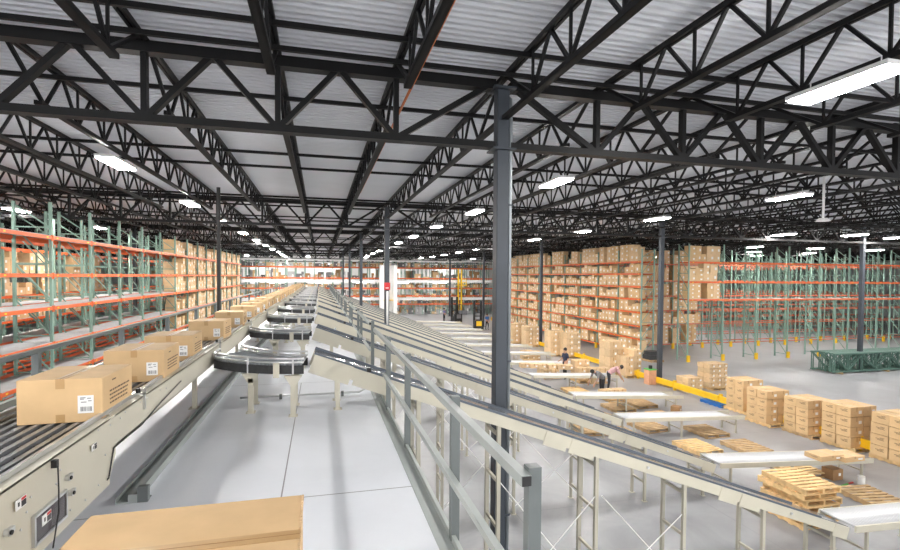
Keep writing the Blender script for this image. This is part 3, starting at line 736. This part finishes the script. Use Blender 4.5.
def table(label, y):
    t = thing('packing_conveyor', label, 'roller table', (10.15, y, 0), 0, 'white roller tables'); L = 5.0
    zz = lambda x: 0.84 - 0.22 * x / L
    for sg in (-1, 1): MB().bar((0, sg * 0.37, zz(0) - 0.06), (L, sg * 0.37, zz(L) - 0.06), 0.04, 0.13).build('side_rail', 'cream', t)
    mb = MB()
    for i in range(59): x = 0.05 + i * 0.074; mb.tube([(x, -0.35, zz(x) - 0.02), (x, 0.35, zz(x) - 0.02)], 0.033, 8)
    mb.build('rollers', 'roller', t, smooth=True)
    for X in (0.35, 2.3, L - 0.35):
        mb = MB(); Z = zz(X)
        for sg in (-1, 1): mb.b2((X - 0.025, sg * 0.33 - 0.025, 0), (X + 0.025, sg * 0.33 + 0.025, Z - 0.1)).b2((X - 0.05, sg * 0.33 - 0.05, 0), (X + 0.05, sg * 0.33 + 0.05, 0.01))
        mb.bar((X, -0.33, 0.3), (X, 0.33, 0.3), 0.04, 0.04).bar((X, -0.33, Z - 0.14), (X, 0.33, Z - 0.14), 0.04, 0.05)
        mb.build('leg_frame', 'creamd', t)
    return t
s0 = spur('curved roller spur nearest the camera, leading to the first chute', LANE0)
c0 = chute('cream belt chute nearest the camera crossing in front of the column', LANE0)
t0 = table('white roller table at the foot of the nearest chute, cut by the right edge', LANE0)
for k in range(1, NL):
    y = LANE0 + PITCH * k
    dup(s0, (0, y - 0.2, DECK), None, '%s curved roller spur off the sorter counting away from the camera' % ORD[k])
    rz = R(-2.4) if k in (1, 3) else 0
    dup(c0, (0, y, 0), rz, '%s sloping cream belt chute counting away from the camera' % ORD[k])
    dup(t0, (10.15 * math.cos(rz), y + 10.15 * math.sin(rz), 0), rz, '%s white roller table counting away from the camera' % ORD[k])

# ------------------------------------------------------------------ pallets and loads on the floor
def pallet_proto(m, name):
    t = thing(name, 'x', 'pallet')
    for i, y in enumerate((-0.47, 0, 0.47)): MB().b2((-0.6, y - 0.022, 0.018), (0.6, y + 0.022, 0.118)).build('stringer', m, t)
    mb = MB()
    for i in range(8): x = -0.55 + i * 1.1 / 7; mb.b2((x - 0.048, -0.5, 0.118), (x + 0.048, 0.5, 0.136))
    mb.build('top_deck', m, t)
    mb = MB()
    for i in range(5): x = -0.55 + i * 1.1 / 4; mb.b2((x - 0.048, -0.5, 0.0), (x + 0.048, 0.5, 0.018))
    mb.build('bottom_deck', m, t)
    return t
PP = {}
def pallet(loc, rz, label, group=None, m='wood'):
    if m not in PP:
        PP[m] = pallet_proto(m, 'wooden_pallet'); t = PP[m]; t.location = loc; t.rotation_euler = (0, 0, R(rz)); t['label'] = label
    else: t = dup(PP[m], loc, R(rz), label)
    if group: t['group'] = group
    elif 'group' in t: del t['group']
    return t
def v2(p): return (p.x, p.y, 0)
# five stacked pallets by the first chute
pc = at(798, 517, 0) + Vector((0, 0, 0))
for i in range(7):
    pallet((pc.x + random.uniform(-0.06, 0.06), pc.y + random.uniform(-0.06, 0.06), i * 0.1365), random.uniform(-4, 4) + 90,
           'wooden pallet in the tall pallet stack behind the nearest chute, %s from the floor' % ['lowest', 'second', 'third', 'fourth', 'fifth', 'sixth', 'seventh'][i], 'stacked pallets behind the nearest chute')
FL = [(872, 500, 82, 'wooden pallet lying flat right of the tall pallet stack'), (795, 471, 90, 'wooden pallet lying under the second nearest roller table'),
      (746, 449, 88, 'wooden pallet on the floor before the carton stacks, right one of a pair'), (697, 449, 92, 'wooden pallet beside the foot of the second nearest chute'),
      (706, 433, 90, 'wooden pallet under the third roller table'), (620, 435, 90, 'wooden pallet between the second and third chutes'), (588, 431, 85, 'wooden pallet half hidden under the third chute'),
      (618, 409, 90, 'wooden pallet below the fourth roller table, left of the brown carton'), (668, 385, 92, 'wooden pallet on the floor at the foot of the guard rail column'),
      (575, 392, 88, 'wooden pallet under the fifth roller table'), (648, 428, 95, 'wooden pallet at the foot of the third chute'), (640, 405, 88, 'wooden pallet behind the fourth roller table leg'),
      (533, 362, 90, 'wooden pallet under the cartons left of the standing person'), (566, 368, 90, 'wooden pallet under the sixth roller table'), (652, 361, 90, 'wooden pallet under dark wrapped goods before the rack foot')]
for px, py, rz, lab in FL: pallet(v2(at(px, py, 0)), rz, lab, m='wood' if px % 2 else 'woodd')
pallet(v2(at(719, 404, 0)), 90, 'blue pallet on the floor beside the yellow guard rail', m='blue')
def carton(loc, size, label, group=None, tone=0, rz=0, m=None):
    o = obj('carton', carton_mesh(size, tone), None, loc); o.rotation_euler = (0, 0, R(rz)); tag(o, label, 'carton', group); return o
for w, d, h, m in ((0.36, 0.34, 0.3, 'cardd'),):
    CM[('d',)] = MB().b2((-w / 2, -d / 2, 0), (w / 2, d / 2, h)).b2((0.02, -d / 2 - 0.003, 0.12), (0.1, -d / 2, 0.2), 1).mesh('carton', [m, 'paper'])
POS = [['front left', 'front right'], ['rear left', 'rear right']]
def load(px, py, nx, ny, nz, size, desc, tone=0, skip=(), extra=None, mp='wood', rz=0, zpal=True):
    """a pallet with its cartons; px, py is the middle of its foot"""
    p = at(px, py, 0)
    if zpal: pallet((p.x, p.y, 0), 90 + rz, 'wooden pallet under the ' + desc, m=mp)
    w, d, h = size; z0 = 0.137 if zpal else 0.0
    names = ['bottom', 'second', 'third', 'fourth', 'fifth', 'sixth']
    for k in range(nz):
        for a in range(nx):
            for b in range(ny):
                if (a, b, k) in skip: continue
                jx, jy = random.uniform(-0.012, 0.012), random.uniform(-0.012, 0.012)
                lx, ly = (a - (nx - 1) / 2) * (w + 0.02) + jx, (b - (ny - 1) / 2) * (d + 0.02) + jy
                ca, sa = math.cos(R(rz)), math.sin(R(rz))
                pos = ('left' if a == 0 else 'right' if a == nx - 1 else 'middle') + (' front' if b == 0 else ' rear' if b == ny - 1 else ' centre')
                carton((p.x + lx * ca - ly * sa, p.y + lx * sa + ly * ca, z0 + k * h), (w, d, h - 0.010), 'carton, %s of %s layer, in the %s' % (pos, names[k], desc), desc, tone, rz)
    return p
load(744, 411, 2, 2, 4, (0.5, 0.44, 0.32), 'leftmost tall stack by the yellow rail')
load(767, 423, 2, 2, 4, (0.52, 0.45, 0.31), 'second tall stack by the yellow rail')
load(807, 434, 2, 2, 4, (0.53, 0.46, 0.305), 'third tall stack by the yellow rail', mp='woodd')
load(848, 446, 2, 2, 4, (0.55, 0.47, 0.335), 'fourth tall stack by the yellow rail')
load(901, 462, 2, 2, 4, (0.55, 0.5, 0.345), 'stack cut off by the right edge')
load(712, 388, 3, 2, 5, (0.36, 0.4, 0.24), 'white labelled stack beyond the rail', 1)
load(689, 391, 2, 2, 3, (0.4, 0.42, 0.25), 'small labelled stack before the rail', 1, zpal=False)
load(516, 343, 2, 2, 4, (0.55, 0.5, 0.4), 'far stack nearest the big column', 1)
load(530, 346, 2, 2, 4, (0.55, 0.5, 0.38), 'stack left of the slim column', 1)
load(554, 355, 2, 2, 4, (0.52, 0.5, 0.42), 'stack right of the slim column', 1)
load(570, 357, 2, 2, 4, (0.52, 0.5, 0.40), 'stack behind the standing person', 1)
load(612, 373, 2, 2, 4, (0.52, 0.55, 0.45), 'tall stack behind the stooping person', 1)
load(628, 376, 2, 2, 4, (0.5, 0.5, 0.36), 'stack before the yellow rail end', 1, skip=((0, 0, 3), (0, 1, 3)))
load(582, 381, 2, 2, 3, (0.45, 0.45, 0.34), 'heap left of the stooping person', 1, skip=((0, 0, 2), (1, 0, 2)))
load(598, 383, 2, 1, 2, (0.5, 0.5, 0.42), 'low stack by the stooping person', 1, zpal=False)
load(530, 359, 3, 2, 2, (0.38, 0.4, 0.3), 'low heap under the far roller table', 1, zpal=False, skip=((0, 0, 1), (2, 1, 1)))
load(612, 399, 3, 1, 1, (0.4, 0.4, 0.35), 'low row under the fifth roller table', 1)
load(548, 377, 2, 2, 1, (0.45, 0.45, 0.4), 'low goods under the sixth roller table', 1, mp='woodd')
# cartons on the tables
def on_table(px, py, size, label, group=None, tone=0, rz=0):
    p = at(px, py, 0.7); zt = 0.84 - 0.22 * (p.x - 10.15) / 5.0 + 0.022; return carton((p.x, p.y, zt), size, label, group, tone, rz)
on_table(824, 458, (0.8, 0.5, 0.14), 'flat carton on the second nearest roller table, left of two'); on_table(846, 458, (0.7, 0.5, 0.14), 'flat carton on the second nearest roller table, right of two')
for i, px in enumerate((524, 533, 541, 551, 560, 568)): on_table(px, 370, (0.42, 0.4, 0.24), 'small carton on the sixth roller table, %s from the left' % ['first', 'second', 'third', 'fourth', 'fifth', 'sixth'][i], 'cartons along the far roller table', 1)
o = obj('carton', CM[('d',)], None, v2(at(832, 478, 0))); tag(o, 'dark brown carton on the floor under the second roller table', 'carton')
o = obj('carton', CM[('d',)], None, v2(at(676, 413, 0))); o.rotation_euler = (0, 0, 0.6); tag(o, 'dark brown open carton under the fourth roller table', 'carton')
carton(v2(at(657, 416, 0)), (0.8, 0.5, 0.16), 'flat tan carton lying on the floor below the fourth roller table', None, 0)
# odds and ends on the floor
p = at(861, 486, 0); tag(MB().tube([(0, 0, 0), (0, 0, 0.28)], 0.09, 14).build('bucket', 'white', None, v2(p), smooth=False), 'small white bucket by the right leg of the second roller table', 'bucket')
p = at(840, 487, 0); s_ = thing('strapping_stick', 'coloured stick lying on the floor beside the pallets', 'stick', v2(p), R(12))
MB().b2((-0.75, -0.02, 0), (0.05, 0.02, 0.03)).build('white_shaft', 'white', s_); MB().b2((0.05, -0.02, 0), (0.4, 0.02, 0.03)).build('green_grip', 'greenp', s_); MB().b2((0.4, -0.02, 0), (0.65, 0.02, 0.03)).build('red_tip', 'redsign', s_)
p = at(650, 384, 0); pb_ = thing('peach_bin', 'peach cardboard bin with green rim by the guard rail column', 'bin', v2(p))
MB().b2((-0.22, -0.22, 0), (0.22, 0.22, 0.78)).build('bin_body', 'peach', pb_); MB().b2((-0.24, -0.24, 0.78), (0.24, 0.24, 0.82)).build('rim', 'greenp', pb_); MB().b2((-0.06, -0.06, 0.82), (0.08, 0.06, 1.0)).build('lid_handle', 'black', pb_)
p = at(652, 361, 0); mb = MB()
tag(MB().b2((-0.45, -0.4, 0), (0.45, 0.4, 0.3)).b2((-0.4, -0.36, 0.3), (0.38, 0.36, 0.55)).build('wrapped_goods', 'bed', None, (p.x, p.y, 0.137)), 'dark wrapped goods on a pallet before the rack foot', 'wrapped goods')
# yellow floor guard rail
gr = thing('floor_guard_rail', 'yellow steel floor guard rail running behind the carton stacks', 'guard rail', (17.38, 9.5, 0))
gx = []
k = 0
while 9.5 + k * 3.0 < 40:
    MB().b2((-0.06, k * 3.0 - 0.06, 0), (0.06, k * 3.0 + 0.06, 0.5)).build('guard_post', 'yellow', gr)
    if 9.5 + (k + 1) * 3.0 < 40: MB().b2((-0.09, k * 3.0 + 0.06, 0.13), (-0.06, k * 3.0 + 2.94, 0.43)).b2((-0.11, k * 3.0 + 0.06, 0.33), (-0.09, k * 3.0 + 2.94, 0.4)).b2((-0.11, k * 3.0 + 0.06, 0.16), (-0.09, k * 3.0 + 2.94, 0.23)).build('rail_panel', 'yellow', gr)
    k += 1

# bundle of rack frames lying on edge on the open floor
p = at(818, 374, 0)
mb = MB(); L, Hh = 8.5, 1.15
mb.b2((0, -0.04, 0.0), (L, 0.04, 0.08)).b2((0, -0.04, Hh - 0.08), (L, 0.04, Hh))
x = 0.06; f = 0
while x < L - 0.9:
    mb.b2((x - 0.025, -0.02, 0.08), (x + 0.025, 0.02, Hh - 0.08)); a, b = (0.08, Hh - 0.08) if f % 2 else (Hh - 0.08, 0.08)
    mb.bar((x, 0, a), (x + 1.1, 0, b), 0.04, 0.045); x += 1.1; f += 1
fm = mb.mesh('rack_frame', 'dgreen')
for i in range(11):
    tag(obj('rack_frame', fm, None, (p.x + 0.85 + random.uniform(-0.2, 0.2), p.y - 0.3 + 0.06 + i * 0.13, 0.08)), 'green rack frame on edge in the floor bundle, %s from the camera' % ORD[i], 'rack frame', 'bundle of rack frames')
for i, xo in enumerate((0.8, 4.5, 8.0)): tag(MB().b2((-0.05, -0.1, 0), (0.05, 1.55, 0.08)).build('timber_bearer', 'woodd', None, (p.x + 0.6 + xo, p.y - 0.3, 0)), 'timber bearer under the bundle of green frames, %s from the left' % ['first', 'second', 'third'][i], 'timber bearer', 'timber bearers')

# individual rack cartons (largest in view) and the rest as stuff
CART.sort(key=lambda c: c[0])
NIND = max(60, 298 - sum(1 for o in S.objects if o.name.startswith(('carton', 'shipping_carton'))  and o.parent is None))
rest = MB()
for n, (d, c, sz, rz, tone, grp) in enumerate(CART):
    if n < NIND:
        g = grp.split(', shelf')[0]
        o = obj('carton', carton_mesh(sz, tone), None, c); o.rotation_euler = (0, 0, R(rz))
        nm = 'brown cardboard carton among the ' + g
        tag(o, nm, 'carton', g)
    else:
        w, dd, h = sz; cx, cy, cz = c
        if rz: w, dd = dd, w
        ti = (0, 1, 3, 4, 5)[tone]
        rest.b2((cx - w / 2, cy - dd / 2, cz), (cx + w / 2, cy + dd / 2, cz + h - 0.004), ti)
        if rz == -90: rest.b2((cx - w / 2 - 0.003, cy - 0.12, cz + h * 0.3), (cx - w / 2, cy + 0.03, cz + h * 0.62), 2)
        elif rz == 90: rest.b2((cx + w / 2, cy - 0.12, cz + h * 0.3), (cx + w / 2 + 0.003, cy + 0.03, cz + h * 0.62), 2)
        else: rest.b2((cx + w * 0.1, cy - dd / 2 - 0.003, cz + h * 0.3), (cx + w * 0.35, cy - dd / 2, cz + h * 0.62), 2)
tag(rest.build('racked_cartons', ['card', 'cardl', 'paper', 'grey', 'shelf', 'cardd']), 'countless small distant cartons filling the far rack bays and pick module', 'cartons', None, 'stuff')


# ------------------------------------------------------------------ column fittings, conduit, hanging pole
t = thing('extinguisher_sign', 'red band sign high on the second column of the mezzanine row', 'sign', (3.03, 23.332, 5.2))
MB().b2((-0.14, -0.012, -0.17), (0.14, 0.0, 0.17)).build('red_plate', 'redsign', t); MB().b2((-0.07, -0.016, -0.1), (0.07, -0.012, -0.06)).build('white_strip', 'paper', t)
tag(MB().tube([(0, 0, 0), (0, 0, 1.55)], 0.055, 10).build('white_riser_pipe', 'white', None, (3.03, 23.276, 3.42), smooth=True), 'white riser pipe fixed to the front of the red banded column', 'pipe')
cn = [(0, 0, 0), (0, 16, 0)]
tag(MB().tube(cn, 0.022, 8).build('orange_conduit', 'conduit', None, (1.3, 1.0, JB + 0.12), smooth=True), 'orange conduit running along a roof joist left of the centre column', 'conduit')
p_ = at(823, 222, EYE + 1.5)
tag(MB().tube([(0, 0, 0), (0, 0, JB - EYE - 1.55)], 0.03, 8).tube([(0, 0, -0.06), (0, 0, 0.02)], [0.18, 0.1], 12).build('hanging_pole', 'white', None, (p_.x, p_.y, EYE + 1.58), smooth=True), 'white pole hanging from the roof at upper right', 'hanging pole')
tag(MB().tube([(0, 0, 0), (0, 0, JB - DECK)], 0.055, 10).build('drop_pole', 'black', None, (-3.0, 16.6, DECK)), 'thin black drop pole rising from the left guard rail to the roof', 'pole')

# ------------------------------------------------------------------ forklifts and people
def forklift(label, loc, rz, col):
    t = thing('reach_truck', label, 'forklift', loc, R(rz))
    MB().b2((-0.28, -0.79, 0.5), (0.28, -0.752, 1.0)).build('rear_cover', col, t)
    MB().prism([(-0.5, -0.75, 0.14), (0.5, -0.75, 0.14), (0.5, 0.35, 0.14), (-0.5, 0.35, 0.14)], (0, 0, 0.5)).b2((-0.5, -0.75, 0.6), (0.5, -0.2, 1.05)).build('body', 'black', t, bevel=0.04)
    for x in (-0.42, 0.30): MB().b2((x - 0.06, 0.4, 0.05), (x + 0.18, 0.52, 3.1)).build('mast_rail', 'black', t)
    MB().b2((-0.42, 0.42, 1.4), (0.42, 0.5, 1.5)).b2((-0.42, 0.42, 2.6), (0.42, 0.5, 2.7)).b2((-0.42, 0.42, 0.6), (0.42, 0.5, 0.7)).build('mast_crossbar', 'black', t)
    for x in (-0.3, 0.2): MB().b2((x, 0.52, 0.1), (x + 0.1, 1.55, 0.14)).b2((x, 0.52, 0.1), (x + 0.1, 0.57, 0.6)).build('fork', 'black', t)
    mb = MB()
    for x in (-0.46, 0.46):
        for y in (-0.7, 0.3): mb.bar((x, y, 0.62), (x, y, 2.15), 0.05, 0.05)
    for i in range(6): mb.b2((-0.48, -0.7 + i * 0.2, 2.15), (0.48, -0.66 + i * 0.2, 2.19))
    mb.b2((-0.49, -0.72, 2.15), (-0.45, 0.34, 2.2)).b2((0.45, -0.72, 2.15), (0.49, 0.34, 2.2)).build('overhead_guard', 'black', t)
    MB().b2((-0.3, -0.25, 0.64), (0.3, 0.15, 0.74)).b2((-0.3, -0.28, 0.64), (0.3, -0.2, 1.15)).build('seat', 'black', t)
    for x in (-0.5, 0.38):
        for y in (-0.55, 0.3): MB().tube([(x, y, 0.16), (x + 0.12, y, 0.16)], 0.16, 14).build('wheel', 'black', t)
    return t
forklift('dark reach truck with tall mast, left of two before the pick module', v2(at(456, 322, 0)), 12, 'grey')
forklift('reach truck with yellow body, right of two beside the blue column', v2(at(478, 330, 0)), -10, 'yellow')

def person(label, loc, rz, pose, shirt, pants):
    import bmesh
    # joints: metres, facing -y
    if pose == 'stand':
        J = dict(pel=(0, 0, 0.95), chest=(0, 0.0, 1.3), neck=(0, 0.0, 1.48), head=(0, -0.03, 1.63), top=(0, -0.02, 1.74))
        arms = [((0.19, 0, 1.42), (0.25, 0.02, 1.14), (0.23, -0.14, 0.92), (0.22, -0.2, 0.86)), ((-0.19, 0, 1.42), (-0.25, -0.02, 1.14), (-0.2, -0.22, 1.02), (-0.19, -0.3, 1.0))]
    else:
        J = dict(pel=(0, 0.12, 0.88), chest=(0, -0.16, 1.12), neck=(0, -0.34, 1.2), head=(0, -0.46, 1.2), top=(0, -0.56, 1.22))
        arms = [((0.19, -0.28, 1.14), (0.24, -0.36, 0.88), (0.2, -0.5, 0.68), (0.2, -0.54, 0.6)), ((-0.19, -0.28, 1.14), (-0.24, -0.36, 0.88), (-0.2, -0.5, 0.68), (-0.2, -0.54, 0.6))]
    py = J['pel'][1]
    legs = [((0.1, py, 0.88), (0.12, py - 0.06, 0.48), (0.13, py + 0.0, 0.09), (0.14, py - 0.16, 0.035)), ((-0.1, py, 0.88), (-0.13, py + 0.02, 0.48), (-0.14, py + 0.06, 0.09), (-0.15, py - 0.1, 0.035))]
    V, E, Rr, = [], [], []
    def add(p, r, par=None):
        V.append(p); Rr.append(r); i = len(V) - 1
        if par is not None: E.append((par, i))
        return i
    a = add(J['pel'], 0.15); b = add(J['chest'], 0.155, a); c = add(J['neck'], 0.065, b); d = add(J['head'], 0.092, c); add(J['top'], 0.075, d)
    for sh, el, wr, hd in arms:
        i = add(sh, 0.065, b); i = add(el, 0.048, i); i = add(wr, 0.032, i); i = add(hd, 0.034, i)
        w, h = Vector(wr), Vector(hd); dr = (h - w).normalized(); sd = Vector((1, 0, 0))
        for q, (o, L) in enumerate(((-0.03, 0.075), (-0.01, 0.09), (0.012, 0.085), (0.032, 0.07))):
            p1 = h + sd * o + dr * 0.04; p2 = p1 + dr * L * 0.6 + Vector((0, 0.012, -0.01)); j = add(tuple(p1), 0.010, i); add(tuple(p2), 0.008, j)
        p1 = h + sd * (-0.05 if sh[0] > 0 else 0.05); add(tuple(p1 + dr * 0.02), 0.010, i)
    for hp, kn, an, to in legs:
        i = add(hp, 0.10, a); i = add(kn, 0.065, i); i = add(an, 0.045, i); add(to, 0.04, i)
    me = bpy.data.meshes.new('person'); me.from_pydata(V, E, [])
    tmp = bpy.data.objects.new('tmp', me); COL.objects.link(tmp)
    md = tmp.modifiers.new('s', 'SKIN'); sk = me.skin_vertices[0].data
    for i, r in enumerate(Rr): sk[i].radius = (r, r); sk[i].use_root = (i == 0)
    sd_ = tmp.modifiers.new('d', 'SUBSURF'); sd_.levels = 1; sd_.render_levels = 1
    bpy.context.view_layer.update()
    em = bpy.data.meshes.new_from_object(tmp.evaluated_get(bpy.context.evaluated_depsgraph_get()))
    bpy.data.objects.remove(tmp)
    em.name = 'body'
    em.materials.clear()
    for x in ('skin', shirt, pants, 'black'): em.materials.append(M[x])
    def seg(p, a, b):
        a, b = Vector(a), Vector(b); t = max(0, min(1, (p - a).dot(b - a) / (b - a).length_squared)); return (p - a - (b - a) * t).length
    nk, pl = Vector(J['neck']), Vector(J['pel'])
    ax = (nk - pl)
    for pgn in em.polygons:
        cc = pgn.center; s_ = (cc - pl).dot(ax) / ax.dot(ax); arm = abs(cc.x) > 0.17
        mi = 1
        if cc.z < 0.07: mi = 3
        elif s_ > 1.0 and abs(cc.x) < 0.14: mi = 0
        elif any(seg(cc, a_[1], a_[2]) < 0.075 or seg(cc, a_[2], a_[3]) < 0.2 and cc.z > 0.55 for a_ in arms) and s_ < 0.75 or any(seg(cc, a_[2], a_[3]) < 0.12 for a_ in arms): mi = 0
        elif s_ < 0.05 or cc.z < 0.8 and not arm: mi = 2
        pgn.material_index = mi; pgn.use_smooth = True
    t = thing('person', label, 'person', loc, R(rz))
    obj('body', em, t)
    hd, tp = Vector(J['head']), Vector(J['top']); dr = (tp - hd).normalized(); hb = Vector((0, 0.02, 0)) if pose == 'stand' else Vector((0, 0.0, 0.02))
    MB().tube([hd + hb + dr * x for x in (-0.05, 0.0, 0.06, 0.11, 0.14)], [0.07, 0.098, 0.1, 0.075, 0.02], 12).build('hair', 'hair', t, smooth=True)
    fw = Vector((0, -1, 0)) if pose == 'stand' else Vector((0, -0.3, -1)).normalized()
    MB().tube([hd + fw * 0.085 + Vector((x, 0, 0.02)) for x in (0.0,)] + [hd + fw * 0.118 - dr * 0.02], [0.012, 0.018], 6).build('nose', 'skin', t)
    eye = MB()
    for x in (-0.032, 0.032): eye.box(hd + fw * 0.088 + dr * 0.02 + Vector((x, 0, 0)), (0.02, 0.012, 0.01))
    eye.build('eyes', 'black', t)
    return t
def pf(px, py, z=0): q = at(px, py, z); return (q.x, q.y, 0)
person('standing person with dark hair and navy shirt behind cartons', pf(565, 379), -80, 'stand', 'navy', 'darkc')
person('stooping person with dark hair in grey shirt and dark trousers', pf(600, 396), -80, 'bend', 'grey', 'darkc')
person('stooping person in pink shirt right of the person in grey', pf(611, 391), 70, 'bend', 'pink', 'darkc')
person('person in violet shirt standing by the left reach truck', pf(444, 322), 60, 'stand', 'violet', 'darkc')
person('person in blue shirt standing right of the yellow reach truck', pf(487, 330), 20, 'stand', 'bluec', 'darkc')

# ------------------------------------------------------------------ world and view
w = bpy.data.worlds.new('World'); S.world = w; w.use_nodes = True
bg = w.node_tree.nodes['Background']; bg.inputs['Color'].default_value = (1.0, 0.99, 0.98, 1); bg.inputs['Strength'].default_value = 0.9
vs = S.view_settings
S.display_settings.display_device = 'sRGB'
vs.view_transform = 'Standard'; vs.look = 'None'; vs.gamma = 1.0; vs.use_curve_mapping = False; vs.exposure = 1.5
cy = S.cycles
cy.use_denoising = True; cy.max_bounces = 8; cy.diffuse_bounces = 5; cy.glossy_bounces = 3; cy.sample_clamp_indirect = 8.0
cy.use_adaptive_sampling = True; cy.adaptive_threshold = 0.02
